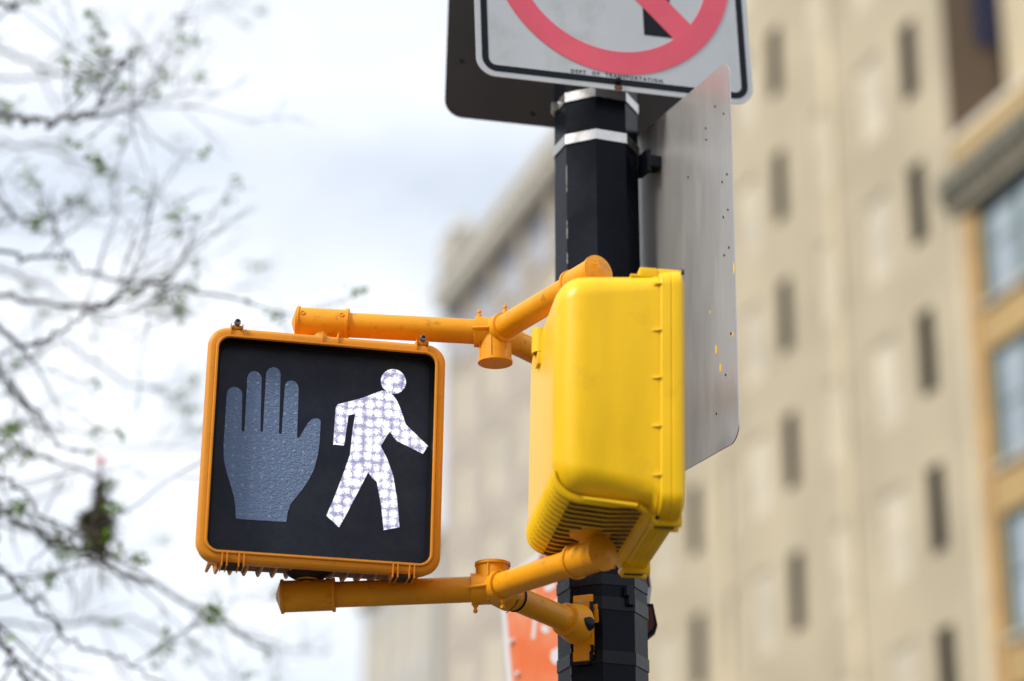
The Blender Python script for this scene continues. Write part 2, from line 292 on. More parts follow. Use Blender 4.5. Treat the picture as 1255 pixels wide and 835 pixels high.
def building(name, label, s0, s1, depth, height, wallm, wins, sidem=None, M0=None):
    """wins: (s_a, s_b, z_a, z_b, kind). Real openings cut in the street wall, each window set back in its opening."""
    e = empty(name, mat=M0 or street_matrix(s0)); tag(e, label, 'building')
    Ls = s1-s0
    rects = [(a-s0, b_-s0, z0, z1, k) for a, b_, z0, z1, k in wins]
    S = sorted({0.0, Ls, *[round(r[0], 3) for r in rects], *[round(r[1], 3) for r in rects]}); Z = sorted({0.0, height, *[round(r[2], 3) for r in rects], *[round(r[3], 3) for r in rects]})
    bm = bmesh.new(); V = {}
    def vv(i, k):
        if (i, k) not in V: V[(i, k)] = bm.verts.new((0, S[i], Z[k]))
        return V[(i, k)]
    for i in range(len(S)-1):
        for k in range(len(Z)-1):
            sc, zc = (S[i]+S[i+1])/2, (Z[k]+Z[k+1])/2
            if any(r[0] < sc < r[1] and r[2] < zc < r[3] for r in rects): continue
            bm.faces.new((vv(i, k), vv(i, k+1), vv(i+1, k+1), vv(i+1, k)))
    H, D = height, depth
    for k, q in enumerate((((0,0,0),(D,0,0),(D,0,H),(0,0,H)), ((0,Ls,0),(0,Ls,H),(D,Ls,H),(D,Ls,0)), ((D,0,0),(D,Ls,0),(D,Ls,H),(D,0,H)), ((0,0,H),(D,0,H),(D,Ls,H),(0,Ls,H)))):
        f = bm.faces.new([bm.verts.new(p) for p in q]); f.material_index = 1
    obj('wall', bm, None, e, mats=[wallm, sidem or wallm])
    for a, b_, z0, z1, kind in rects:
        fm, gm, dep = dict(slit=(M['dframe'], M['dglass'], 0.16), pale=(M['trim'], M['shade'], 0.07), wide=(M['gframe'], M['bglass'], 0.14), sky=(M['trim'], M['copper'], 0.25))[kind]
        bm = bmesh.new()
        # reveals
        wd = dep+0.05
        for q in (((0,a,z0),(0,a,z1),(wd,a,z1),(wd,a,z0)), ((0,b_,z0),(wd,b_,z0),(wd,b_,z1),(0,b_,z1)), ((0,a,z1),(0,b_,z1),(wd,b_,z1),(wd,a,z1)), ((0,a,z0),(wd,a,z0),(wd,b_,z0),(0,b_,z0))):
            f = bm.faces.new([bm.verts.new(p) for p in q]); f.material_index = 0 if kind not in ('wide', 'slit') else 1
        fw = {'slit': 0.04, 'wide': 0.15}.get(kind, 0.07)
        for (y0, y1, q0, q1) in ((a, a+fw, z0, z1), (b_-fw, b_, z0, z1), (a+fw, b_-fw, z1-fw, z1), (a+fw, b_-fw, z0, z0+fw)):
            box(bm, dep-0.03, dep+0.04, y0+.002, y1-.002, q0+.002, q1-.002, mi=1)
        zm = (z0+z1)/2; box(bm, dep-0.02, dep+0.03, a+fw, b_-fw, zm-0.035, zm+0.035, mi=1)
        if kind == 'wide':
            n_ = 2
            for i in range(1, n_): ym = a+(b_-a)*i/n_; box(bm, dep-0.04, dep+0.03, ym-0.11, ym+0.11, z0+fw, z1-fw, mi=1)
        wo = obj('window', bm, None, e, mats=[wallm, fm])
        bm = bmesh.new(); box(bm, dep, dep+0.02, a+.01, b_-.01, z0+.01, z1-.01); obj('pane', bm, gm, wo)
        if kind not in ('slit', 'pale'):
            bm = bmesh.new(); box(bm, -0.10, dep-0.031, a-0.08, b_+0.08, z0-0.12, z0-0.004, 0.01); obj('sill', bm, M['trim'] if kind != 'wide' else M['corn'], wo)
            if kind == 'wide':
                bm = bmesh.new(); box(bm, -0.02, 0.16, a+0.02, a+0.9, z0-0.42, z0-0.13, 0.01); obj('vent', bm, M['dframe'], wo)
    return e
# tall cream office block
wins = []
for k in range(-2, 6):
    z0 = 14.85+3.4*k
    for s in (42.2, 49.2, 55.3): wins.append((s, s+0.70, z0, z0+1.85, 'slit'))
    for s in (43.9, 46.3, 50.9, 53.0, 57.3): wins.append((s, s+1.25, z0-0.1, z0+1.9, 'pale'))
cream = building('office_block', 'tall cream stone block with narrow dark windows, right of the black pole', 40.95, 60.5, 22, 47, M['cream'], wins, sidem=M['brown'])
bm = bmesh.new()
for z in (47.0,): box(bm, -0.7, 22.3, -0.3, 19.8, z+.003, z+0.9, 0.05)
obj('cornice', bm, M['cream'], cream)
bm = bmesh.new()
for y in (5.4, 12.6): box(bm, -0.05, -0.003, y, y+0.5, 0, 46.9)
obj('pilaster', bm, M['cream'], cream)
bn = empty('banner', mat=street_matrix(40.95)); tag(bn, 'navy blue banner hanging on brown side wall above yellow brick parapet', 'banner')
bm = bmesh.new(); box(bm, 0.78, 1.22, -0.12, -0.09, 25.65, 33.0); obj('cloth', bm, M['navy'], bn)
bm = bmesh.new(); lathe(bm, (0.7, -0.105, 33.03), (1, 0, 0), [(0, .025), (0.6, .025)], 10); box(bm, 0.98, 1.02, -0.09, -0.003, 33.0, 33.05); obj('rod', bm, M['steel'], bn)
# left limestone block with a bracketed cornice
wins = []
for k in range(-4, 5):
    z0 = 14.7+3.4*k
    if z0 < 1: continue
    for s in (62.0, 65.4, 68.8, 72.2, 75.8): wins.append((s, s+1.7, z0, z0+2.3, 'pale'))
for s in (61.4, 64.4, 67.4, 70.4, 73.4, 76.4): wins.append((s, s+2.6, 31.15, 33.3, 'sky'))
lb = building('stone_building', 'beige stone building with heavy grey cornice, left of the black pole', 60.55, 79.2, 25, 33.7, M['pink'], wins)
bm = bmesh.new(); box(bm, -0.5, 25.2, -0.02, 18.8, 34.2, 34.6, 0.04); box(bm, -0.4, 25.1, -0.02, 18.8, 33.703, 34.197, 0.04); box(bm, -0.2, 25, 0, 18.6, 34.603, 35.1)
for i in range(22): box(bm, -0.5, -0.02, 0.3+0.8*i, 0.55+0.8*i, 33.3, 33.69)
obj('cornice', bm, M['corn'], lb)
bm = bmesh.new(); box(bm, -0.3, 1.3, 16.9, 18.6, 35.103, 36.3, 0.05); lathe(bm, (0.4, 17.8, 36.2), (0, 0, 1), [(0, .5), (.4, .45), (.8, .2), (1.2, .0)], 12); obj('corner_finial', bm, M['corn'], lb)
# low pale building at the far end
wins = []
for k in range(6):
    for i in range(4): wins.append((81.2+2.4*i, 82.3+2.4*i, 4.5+3.4*k, 6.9+3.4*k, 'pale'))
cb = building('low_building', 'lower pale stone building at far end of the street, under the bracket pipe', 79.95, 90.4, 20, 25.2, M['pale'], wins)
bm = bmesh.new(); box(bm, -0.4, 20.1, 0, 10.6, 25.203, 25.7, 0.04); obj('cornice', bm, M['trim'], cb)
# yellow brick building, nearest
wins = []
for k in range(-3, 2):
    z0 = 15.9+3.4*k
    for s in (37.3, 33.3): wins.append((s, s+2.7, z0, z0+2.4, 'wide'))
yb = building('brick_building', 'yellow brick building with dentil cornice and wide blue-grey windows, at right edge', 29.0, 40.9, 20, 23.15, M['ybrick'], wins)
bm = bmesh.new(); box(bm, -0.34, -0.003, 0, 12.1, 22.15, 22.42, 0.03); box(bm, -0.28, -0.003, 0, 12.05, 21.75, 22.147, 0.02); box(bm, -0.18, -0.003, 0, 11.95, 21.45, 21.747, 0.02)
obj('cornice', bm, M['ycorn'], yb)
for i in range(30): bm = bmesh.new(); box(bm, -0.33, -0.283, 0.2+0.4*i, 0.4+0.4*i, 21.85, 22.145); obj('dentil', bm, M['dentil'], yb)
bm = bmesh.new(); box(bm, -0.06, -0.003, 11.25, 11.5, 0, 21.44); obj('corner_strip', bm, M['quoin'], yb)
bm = bmesh.new(); box(bm, -0.12, -0.003, 11.52, 11.88, 0, 21.44, 0.02); obj('corner_pier', bm, M['cream'], yb)
bm = bmesh.new(); box(bm, -0.03, 0.5, 0, 11.9, 23.153, 23.35, 0.03); obj('coping', bm, M['trim'], yb)
bm = bmesh.new(); box(bm, 1.35, 18, 1, 11.8, 23.153, 31, 0.03); obj('penthouse', bm, M['cream'], yb)

# unseen buildings added behind and left of the camera to shut off low sky
def rows(n_, L_, z_top): return [(1.5+3.4*i, 3.1+3.4*i, 1.2+3.6*k, 3.3+3.6*k, 'slit') for i in range(n_) for k in range(int((z_top-3)/3.6)) if 3.1+3.4*i < L_-.5]
building('brick_building', 'unseen yellow brick building added behind the camera to block low sky', 0, 70, 15, 18, M['ybrick'], rows(18, 70, 18)[:60], M0=Matrix.Translation((-38, -42, 0)) @ Matrix.Rotation(R(-90), 4, 'Z'))
building('brick_building', 'unseen brown brick building added left of the camera to block low sky', 0, 55, 15, 17, M['brown'], rows(14, 55, 17)[:60], M0=Matrix.Translation((-42, 34, 0)) @ Matrix.Rotation(R(180), 4, 'Z'))

# ------------------------------------------------------------------ pedestrian signals
HW, HH = 0.2519, 0.2532
def rib_profile(y0=0.066, y1=0.188, inset0=0.025, inset1=0.037, rad=0.057):
    pts = [(y0, HH-inset0), ((y0+y1)/2, HH-(inset0+inset1)/2-.001), (y1, HH-inset1)]
    for i in range(1, 10):
        a = R(88*i/9); pts.append((y1+rad*math.sin(a), HH-inset1-rad*(1-math.cos(a))))
    return pts
def make_signal(name, mw, body_m, frame_m, label, face=True):
    e = empty(name, mat=mw); tag(e, label, 'pedestrian signal', 'pedestrian signals on the corner pole')
    # shell
    bm = bmesh.new(); secs = []
    secs += [(HW-.012, HH-.012, .040, .0462), (HW-.012, HH-.012, .040, .050), (HW-.014, HH-.018, .044, .06, .006), (HW-.018, HH-.023, .050, .13, .010), (HW-.021, HH-.0255, .056, .188, .0115)]
    for i in range(1, 9):
        a = R(90*i/8); k = .057*(1-math.cos(a)); secs.append((HW-.021-k, HH-.0255-k, .056-k*0.5, .188+.057*math.sin(a), .0115))
    fs = loft(bm, secs, cap1=True, n=12)
    # small gussets beside the door joint
    for sx in (-1, 1):
        for z in (.215, .118, .02, -.078, -.176):
            x = sx*(HW-.0135)
            a = [bm.verts.new((x, .0463, z+.0015)), bm.verts.new((x+sx*.008, .0463, z+.0015)), bm.verts.new((x, .062, z+.0015))]
            b_ = [bm.verts.new((p.co.x, p.co.y, z-.0025)) for p in a]
            fs2 = [bm.faces.new(a), bm.faces.new(b_[::-1])]+[bm.faces.new((a[i], b_[i], b_[(i+1) % 3], a[(i+1) % 3])) for i in range(3)]
            bmesh.ops.recalc_face_normals(bm, faces=fs2)
    # latch blocks on top
    for sx in (-1, 1): box(bm, sx*.2-.016, sx*.2+.016, .0463, .082, HH-.017, HH+.004, .003)
    box(bm, -.215, .215, .064, .10, HH-.0165, HH-.011, .002)
    bmesh.ops.recalc_face_normals(bm, faces=bm.faces)
    obj('housing', bm, body_m, e, smooth=True, ang=40)
    # corrugated cooling ribs across the bottom and up round the back edge
    bm = bmesh.new(); pr = rib_profile()
    for k in range(14):
        x = -.193+.0297*k
        A = []
        for i, (y, z) in enumerate(pr):
            p0 = pr[max(i-1, 0)]; p1 = pr[min(i+1, len(pr)-1)]; ty, tz = p1[0]-p0[0], p1[1]-p0[1]; l = math.hypot(ty, tz); ny, nz = -tz/l, ty/l
            h = .0115*min(1, i*1.0, (len(pr)-1-i)/4)
            A.append([bm.verts.new((x+dx, y+ny*q, -(z+nz*q))) for dx, q in ((-.0056, -.003), (-.0044, h*.42), (-.0024, h*.85), (0, h), (.0024, h*.85), (.0044, h*.42), (.0056, -.003))])
        for jj, (P, Q) in enumerate(zip(A, A[1:])):
            for i in range(6): bm.faces.new((P[i], P[i+1], Q[i+1], Q[i])).material_index = 1 if ((i == 0 or i == 1 and jj < 4) and k > 0 or (i == 5 or i == 4 and jj < 4) and k < 13) and jj < 8 else 0  # rib sides coloured brown near the base, painting in the underside shade
    for k in range(13):     # shade in the grooves, painted as dark brown strips
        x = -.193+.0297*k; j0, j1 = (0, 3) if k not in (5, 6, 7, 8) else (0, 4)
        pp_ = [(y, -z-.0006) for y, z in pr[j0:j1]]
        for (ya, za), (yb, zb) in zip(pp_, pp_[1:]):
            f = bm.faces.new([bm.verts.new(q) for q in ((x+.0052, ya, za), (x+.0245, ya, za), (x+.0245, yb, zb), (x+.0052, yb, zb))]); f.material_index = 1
    for sx in (-1, 1):      # raised border of the ribbed floor
        x = sx*.213
        box(bm, x-.004, x+.004, .085, .19, -HH+.012, -HH+.019+.004, .001) if False else None
        pts = [(x, .19), (x, .085), (sx*.196, .062)]
        for (xa, ya), (xb, yb_) in zip(pts, pts[1:]):
            tube(bm, [(xa, ya, -HH+(.030 if ya > .1 else .021)), (xb, yb_, -HH+(.021 if yb_ > .07 else .014))], [.0035 if ya > .1 else .006, .006], 8)
    bmesh.ops.recalc_face_normals(bm, faces=bm.faces)
    obj('cooling_ribs', bm, None, e, smooth=True, ang=50, mats=[body_m, M['rib_shade']])
    # door frame
    bm = bmesh.new(); RR = .042
    prof = [(.014, .046), (.009, .0455), (.0068, .043), (.004, .0265), (.0052, .0255), (.0050, .0235), (.0034, .0225), (.0012, .011), (.0018, .0055), (.006, .0015), (.010, .0), (.0165, .0), (.0175, .0008), (.0185, -.003), (.0195, -.004), (.0225, -.004), (.0235, -.003), (.0238, .003)]
    loft(bm, [(HW-i, HH-i, RR-i*.75, y) for i, y in prof], n=12)
    for x in (-.205, -.181, -.013, .020, .187, .211):      # little ridges on the top lip
        box(bm, x-.0011, x+.0011, -.003, .044, HH-.017, HH+.0065, .0004)
    for x in (-.193, .199): box(bm, x-.010, x+.010, .0, .040, HH-.004, HH+.0045, .002)
    for sx in (-1, 1):
        for x in (.152, .162, .186, .196):
            box(bm, sx*x-.0012, sx*x+.0012, -.0045, .048, -HH-.0085, -HH+.019, .0004)
        lathe(bm, (sx*.151, .045, -HH+.004), (sx, 0, 0), [(0, .008), (.0015, .0095), (.0475, .0095), (.049, .008)], 20)
    bmesh.ops.recalc_face_normals(bm, faces=bm.faces)
    fr = obj('door_frame', bm, frame_m, e, smooth=True, ang=30)
    for sx in (-1, 1):
        for a, b_ in ((.1535, .1605), (.1635, .1845), (.1875, .1945)):
            x0, x1 = sorted((sx*a, sx*b_)); bm = bmesh.new(); box(bm, x0, x1, .006, .045, -HH-.006, -HH+.0005, .001); obj('grime', bm, M['grime'], fr)
        bm = bmesh.new(); lathe(bm, (sx*.1985, .045, -HH+.004), (sx, 0, 0), [(0, .0045), (.003, .0045)], 12); obj('hinge_pin', bm, M['grime'], fr)
    for x in (-.193, .199):
        bm = bmesh.new(); lathe(bm, (x, -.010, HH+.0085), (0, 1, 0), [(.004, 0), (.004, .003), (0, .0035), (-.0005, .0055), (.0, .0065), (.008, .007), (.0085, .0055), (.028, .005)], 20)
        obj('bolt', bm, M['steel'], fr, smooth=True)
    # recess and lens
    bm = bmesh.new(); loft(bm, [(HW-.0236, HH-.0236, .024, .0035), (HW-.0242, HH-.0242, .024, .0285), (HW-.030, HH-.030, .022, .0295), (HW-.031, HH-.031, .022, .034)], n=10)
    obj('bezel', bm, M['bezel'], e, smooth=True)
    bm = bmesh.new(); loft(bm, [(HW-.0305, HH-.0305, .022, .0302), (HW-.0305, HH-.0305, .022, .034)], cap0=True, cap1=True, n=10)
    bmesh.ops.recalc_face_normals(bm, faces=bm.faces)
    ln = obj('lens', bm, M['lens'], e)
    HAND = [(-.2044,.0039),(-.2039,.1145),(-.2025,.1215),(-.1985,.1275),(-.1925,.1307),(-.1862,.1313),(-.1795,.129),(-.1745,.1245),(-.172,.119),(-.1691,.0365),(-.1665,.0345),(-.163,.0368),(-.1636,.154),(-.1615,.161),(-.157,.1668),(-.1491,.1698),(-.142,.1682),(-.1368,.1635),(-.1335,.1565),(-.1304,.0393),(-.128,.0365),(-.125,.0395),(-.1249,.1628),(-.1236,.1715),(-.1188,.1782),(-.1105,.1823),(-.1020,.1803),(-.0967,.1755),(-.0943,.1673),(-.0918,.0385),(-.089,.035),(-.0858,.0386),(-.0844,.1392),(-.0832,.1475),(-.0785,.1532),(-.0708,.1558),(-.063,.1538),(-.0575,.1475),(-.0553,.1398),(-.0536,.0345),(-.052,.029),(-.0490,.0315),(-.0400,.0500),(-.0314,.0661),(-.0245,.0735),(-.0165,.0765),(-.0095,.0755),(-.006,.0718),(-.006,.0324),(-.0085,-.002),(-.0151,-.0342),(-.025,-.0585),(-.0352,-.0763),(-.050,-.098),(-.0604,-.1133),(-.0655,-.132),(-.067,-.1521),(-.1705,-.1528),(-.1725,-.130),(-.1763,-.1081),(-.185,-.082),(-.1942,-.057),(-.2015,-.030)]
    bm = bmesh.new(); prism(bm, HAND, .0294, .0303); bm.normal_update(); bmesh.ops.triangulate(bm, faces=[f for f in bm.faces if len(f.verts) > 4]); obj('raised_hand_symbol', bm, M['hand'], ln)
    MAN = [(.028,.1108),(.0828,.1308),(.1142,.1469),(.1215,.1497),(.1288,.1491),(.137,.146),(.1442,.1418),(.154,.128),(.1611,.1125),(.168,.094),(.1732,.0786),(.2221,.0349),(.2116,.017),(.1800,.0305),(.1566,.0406),(.148,.049),(.1404,.0606),(.131,.0445),(.122,.0269),(.137,-.001),(.1499,-.0345),(.160,-.085),(.167,-.146),(.1345,-.1544),(.128,-.105),(.1165,-.0512),(.107,-.0445),(.0978,-.0316),(.084,-.064),(.0687,-.0968),(.056,-.126),(.0419,-.1551),(.0147,-.1323),(.030,-.090),(.044,-.046),(.0585,.0029),(.0595,.0242),(.062,.060),(.0659,.0935),(.0516,.089),(.0485,.055),(.0451,.0221),(.0226,.0222),(.0235,.065),(.0246,.1044)]
    bm = bmesh.new(); prism(bm, MAN, .0292, .0303); bm.normal_update(); bmesh.ops.triangulate(bm, faces=[f for f in bm.faces if len(f.verts) > 4])
    hd = [(.1442+.0268*math.cos(R(12*i)), .1721+.0276*math.sin(R(12*i))) for i in range(30)]; prism(bm, hd, .0292, .0303)
    obj('walking_person_symbol', bm, M['person'], ln)
    # hook loop at the top of the back
    bm = bmesh.new(); lathe(bm, (.035, .244, HH-.098), (0, 0, 1), [(0, .018), (.0, .0145), (.052, .0145), (.052, .018), (0, .018)], 24, caps=False)
    box(bm, .018, .052, .225, .252, HH-.125, HH-.0985, .002); obj('cable_loop', bm, body_m, e, smooth=True)
    return e
def face_matrix(center, yaw, roll):
    c, s = math.cos(yaw), math.sin(yaw); u = Vector((c, s, 0)); wv = Vector((0, 0, 1)); n_ = Vector((s, -c, 0))
    U = u*math.cos(roll)-wv*math.sin(roll); W = u*math.sin(roll)+wv*math.cos(roll)
    m = Matrix.Identity(4)
    for i in range(3): m[i][0] = U[i]; m[i][1] = -n_[i]; m[i][2] = W[i]; m[i][3] = center[i]
    return m
S1 = face_matrix((-0.38817, 4.75, 3.14512), R(11.546), R(0.862))
make_signal('pedestrian_signal', S1, M['frame'], M['frame'], 'orange framed crossing signal facing the camera, showing the lit white walking person')
S2 = Matrix.Translation((.3007, 4.62, 3.149)) @ Matrix.Rotation(R(1.2), 4, 'Y') @ Matrix.Rotation(R(97), 4, 'Z')
make_signal('pedestrian_signal', S2, M['yellow'], M['yellow'], 'bright yellow crossing signal seen from its side, its front turned away to the right')

# ------------------------------------------------------------------ pole
PX, PY, PR = 0.2, 5.22, 0.0992
def octa(r, a0=-90-2.2): return [(PX+r*math.cos(R(a0+45*i)), PY+r*math.sin(R(a0+45*i))) for i in range(8)]
def octring(bm, z0, z1, r0, r1, bev=0.0):
    """a band hugging the pole"""
    o0, o1 = octa(r0), octa(r1)
    V = [[bm.verts.new((x, y, z)) for x, y in o] for o, z in ((o0, z0), (o1, z0), (o1, z1), (o0, z1))]
    for a, b_ in ((0, 1), (1, 2), (2, 3), (3, 0)):
        for i in range(8): j = (i+1) % 8; bm.faces.new((V[a][i], V[b_][i], V[b_][j], V[a][j]))
    bmesh.ops.recalc_face_normals(bm, faces=bm.faces)
po = empty('street_pole', (0, 0, 0)); tag(po, 'black eight-sided steel pole that carries the signals and signs', 'pole')
bm = bmesh.new(); prev = None
zs = [0.13+0.1*i for i in range(54)]
for z in zs:
    ring = [bm.verts.new((x, y, z)) for x, y in octa(PR)]
    if prev:
        for i in range(8): j = (i+1) % 8; bm.faces.new((prev[i], prev[j], ring[j], ring[i]))
    prev = ring
bm.faces.new(prev)
es = [e_ for e_ in bm.edges if abs(e_.verts[0].co.z-e_.verts[1].co.z) > .05]
bmesh.ops.bevel(bm, geom=es, offset=.006, segments=2, affect='EDGES', profile=.5)
obj('shaft', bm, M['pole'], po, smooth=True, ang=12)
bm = bmesh.new(); lathe(bm, (PX, PY, 0.132), (0, 0, 1), [(0, .2), (.04, .2), (.06, .17), (.25, .13), (.3, .105)], 24); obj('base', bm, M['pole'], po, smooth=True)
for z0, z1, m_ in ((4.028, 4.053, 'strap'), (4.138, 4.162, 'strap'), (2.902, 2.931, 'bstrap'), (2.783, 2.811, 'bstrap'), (2.958, 2.982, 'bstrap'), (3.46, 3.485, 'bstrap')):
    bm = bmesh.new(); octring(bm, z0, z1, PR-.003, PR+(.0032 if z0 > 4 else .0024)); obj('strap', bm, M[m_], po)
for z, ang_ in ((4.148, 190), (4.05, 18), (2.945, -58), (2.925, -55)):      # strap buckles
    bm = bmesh.new(); p = Vector((PX, PY, z)); d = Vector((math.cos(R(ang_)), math.sin(R(ang_)), 0)); q = p+d*(PR+.003)
    box(bm, -.009, .009, -.006, .006, -.012, .012, .002); bmesh.ops.transform(bm, matrix=Matrix.Translation(q) @ Matrix.Rotation(R(ang_+90), 4, 'Z'), verts=bm.verts)
    obj('buckle', bm, M['strap'] if z > 4 else M['bstrap'], po)
# chipped light line along the left front edge
random.seed(3)
bm = bmesh.new(); vx, vy = octa(PR+.0004)[7]; vx2, vy2 = octa(PR-.0002)[7]
for k in range(46):
    z = 2.55+random.random()*.30 if k < 22 else 3.3+random.random()*.73
    h = .004+random.random()*.018; d = Vector((vx-PX, vy-PY, 0)).normalized()*.0008
    tube(bm, [(vx-d.x*1.8, vy-d.y*1.8, z), (vx-d.x*1.8, vy-d.y*1.8, z+h)], [.0016, .0011], 6)
obj('paint_chips', bm, M['chip'], po)

# ------------------------------------------------------------------ the two pipe brackets
PRAD = 0.0270
def pipe(bm, a, b_, r=PRAD): a = Vector(a); b_ = Vector(b_); lathe(bm, a, b_-a, [(0, r), ((b_-a).length, r)], 36)
def collar(bm, p, d, L0, r, lip=.003):
    lathe(bm, p, d, [(0, r), (.0, r+lip), (.006, r+lip), (.0065, r), (L0-.0065, r), (L0-.006, r+lip), (L0, r+lip), (L0, r-.004)], 36)
def bracket(name, label, up, hub, e1, e2, pw):
    """up=-1: upper bracket with its stub hanging down; up=+1: lower bracket with the stub standing up"""
    e = empty(name, hub); tag(e, label, 'pipe bracket', 'pipe brackets holding the signals')
    inv = Matrix.Translation(-Vector(hub))
    def put(nm, bm, m_, sm=True, par=None, ang=30):
        bmesh.ops.transform(bm, matrix=inv, verts=bm.verts); bmesh.ops.recalc_face_normals(bm, faces=bm.faces); return obj(nm, bm, m_, par or e, smooth=sm, ang=ang)
    hub = Vector(hub); e1 = Vector(e1); e2 = Vector(e2); pw = Vector(pw)
    d1 = (e1-hub).normalized(); d2 = (e2-hub).normalized(); d3 = (pw-hub).normalized()
    for p in (e1, e2, pw):
        bm = bmesh.new(); pipe(bm, hub, p); put('pipe', bm, M['orange'])
    # hub casting
    bm = bmesh.new(); r = .0335
    lathe(bm, hub-d1*.012, d1, [(0, r*.95), (.052, r), (.056, r), (.057, r-.003)], 36)
    lathe(bm, hub-d2*.02, d2, [(0, r*.9), (.052, r*1.0), (.056, r*.99), (.057, r-.003)], 36)
    lathe(bm, hub-d3*.02, d3, [(0, r*.9), (.074, r), (.078, r), (.079, r-.003)], 36)
    sL = .064 if up < 0 else .048; lathe(bm, hub, (0, 0, up), [(0, .034), (sL, .034), (sL, .0375), (sL+.006, .0375), (sL+.006, .033), (sL+.008, .031), (sL+.008, 0)], 36)
    for ang_ in range(0, 360, 60):       # webs of the stub
        dx, dy = math.cos(R(ang_+15)), math.sin(R(ang_+15))
        tube(bm, [hub+Vector((dx*.034, dy*.034, up*.02)), hub+Vector((dx*.034, dy*.034, up*(sL+.003)))], [.0022, .0030], 6)
    tube(bm, [hub+d1*.05+Vector((0, -.033, -.004)), hub+d1*.0+Vector((0, -.036, .0))], [.003, .0042], 8)
    put('hub', bm, M['orange'])
    for dd_, k in ((d1, .035), (d2, .035)):   # grease-nipple shaped bolts
        bm = bmesh.new(); p = hub+dd_*k - Vector((0, 0, up*(r-.002)))
        lathe(bm, p, (0, 0, -up), [(0, .0062), (.006, .0056), (.007, .0034), (.011, .0034), (.013, .0048), (.017, .0046), (.0195, .002), (.020, 0)], 16); put('bolt', bm, M['orange'])
    # end fittings with necks into the housings
    for q, d in ((e1, d1), (e2, d2)):
        bm = bmesh.new(); rr = .0330
        fl = .112 if q is e1 else .089; f0_ = .058 if q is e1 else .050; lathe(bm, q-d*f0_, d, [(0, rr-.004), (0, rr+.003), (.006, rr+.003), (.0065, rr), (fl-.006, rr), (fl-.0055, rr+.003), (fl, rr+.003), (fl, rr)], 36); lathe(bm, q-d*(f0_-fl-.0004), d, [(0, rr+.002), (.010, .006), (.0105, 0)], 14)
        nz = .078 if up < 0 else .050
        lathe(bm, q, (0, 0, up), [(0, .022), (.030, .022), (nz*.70, .026), (nz*.86, .040), (nz, .044)], 32)
        put('end_fitting', bm, M['orange'])
        for sgn in (-1, 1):
            bm = bmesh.new(); pp = q+d*((.042 if q is e1 else .030)*sgn-.003)+Vector((0, -.0295, .011*-up))
            lathe(bm, pp, (0, -1, .1), [(0, .0052), (.004, .0052), (.0042, .0034), (.003, .003), (.003, 0)], 14); put('screw', bm, M['orange'])
    # pole socket and mounting plate
    nrm = Vector((-math.sin(R(22.5)), -math.cos(R(22.5)), 0)); f0 = Vector((PX, PY, hub.z))+nrm*(PR*math.cos(R(22.5)))
    bm = bmesh.new(); ctr = Vector((pw.x, pw.y, pw.z))
    lathe(bm, ctr-d3*.052, d3, [(0, PRAD+.001), (.003, .036), (.020, .037), (.034, .041), (.050, .044)], 36); put('socket', bm, M['orange'])
    bm = bmesh.new(); box(bm, -.023, .023, -.007, .006, -.082, .052, .002)
    rot = Matrix.Rotation(math.atan2(nrm.x, -nrm.y), 4, 'Z')
    bmesh.ops.transform(bm, matrix=Matrix.Translation(f0+Vector((-.008, .002, 0))) @ rot, verts=bm.verts); put('mounting_plate', bm, M['orange'], sm=False)
    return e
UH = (-.036, 4.88, 3.452); LH = (-.0405, 4.88, 2.884)
bracket('signal_bracket', 'upper yellow pipe bracket, its round stub hanging down over the white gap', -1, UH, (-.4110, 4.877, 3.472), (.155, 4.62, 3.474), (.143, 5.125, 3.452))
lb_ = bracket('signal_bracket', 'lower yellow pipe bracket with stub standing up, clamped to the pole by black straps', 1, LH, (-.4245, 4.877, 2.868), (.155, 4.62, 2.880), (.143, 5.125, 2.868))
bm = bmesh.new()
tube(bm, [Vector((.012, 4.852, 2.853))-Vector(LH), Vector((.006, 4.845, 2.838))-Vector(LH), Vector((-.012, 4.84, 2.822))-Vector(LH)], [.0014, .0012, .001], 6)
obj('stray_wire', bm, M['bezel'], lb_)
bm = bmesh.new(); p = Vector((0, 0, 0)); d3 = Vector((.143+.0405, 5.125-4.88, -.016)).normalized(); lathe(bm, d3*.078, d3, [(0, PRAD), (0, PRAD+.0025), (.004, PRAD+.0025), (.004, PRAD)], 32, caps=False); obj('rubber_gasket', bm, M['bezel'], lb_, smooth=True)
# black over-painting along the plate and socket, paint left on the straps
nrm = Vector((-math.sin(R(22.5)), -math.cos(R(22.5)), 0)); f0 = Vector((PX, PY, 2.868))+nrm*(PR*math.cos(R(22.5)))+Vector((-.008, .002, 0))
MPL = Matrix.Translation(f0-Vector(LH)) @ Matrix.Rotation(math.atan2(nrm.x, -nrm.y), 4, 'Z'); rnd = random.Random(4)
def smear(x0, x1, z0, z1, y, m_, n_=9, par=lb_):
    L_ = [(x0+rnd.uniform(-.0025, .0025), z0+(z1-z0)*i/n_) for i in range(n_+1)]; R_ = [(x1+rnd.uniform(-.0012, .0012), z0+(z1-z0)*i/n_) for i in range(n_+1)]
    bm = bmesh.new(); prism(bm, L_+R_[::-1], y-.0008, y+.0006); bm.normal_update(); bmesh.ops.triangulate(bm, faces=[f for f in bm.faces if len(f.verts) > 4]); bmesh.ops.transform(bm, matrix=MPL, verts=bm.verts); obj('paint_smear', bm, m_, par)
smear(.0165, .0245, -.078, -.045, -.0078, M['bstrap']); smear(.015, .0245, .012, .051, -.0078, M['bstrap'])
smear(-.021, .014, -.0875, -.080, -.0078, M['bstrap'], 4); smear(-.020, .010, .0512, .0545, -.0078, M['chip'], 3); smear(.024, .034, .005, .046, -.0012, M['orange'], 8)
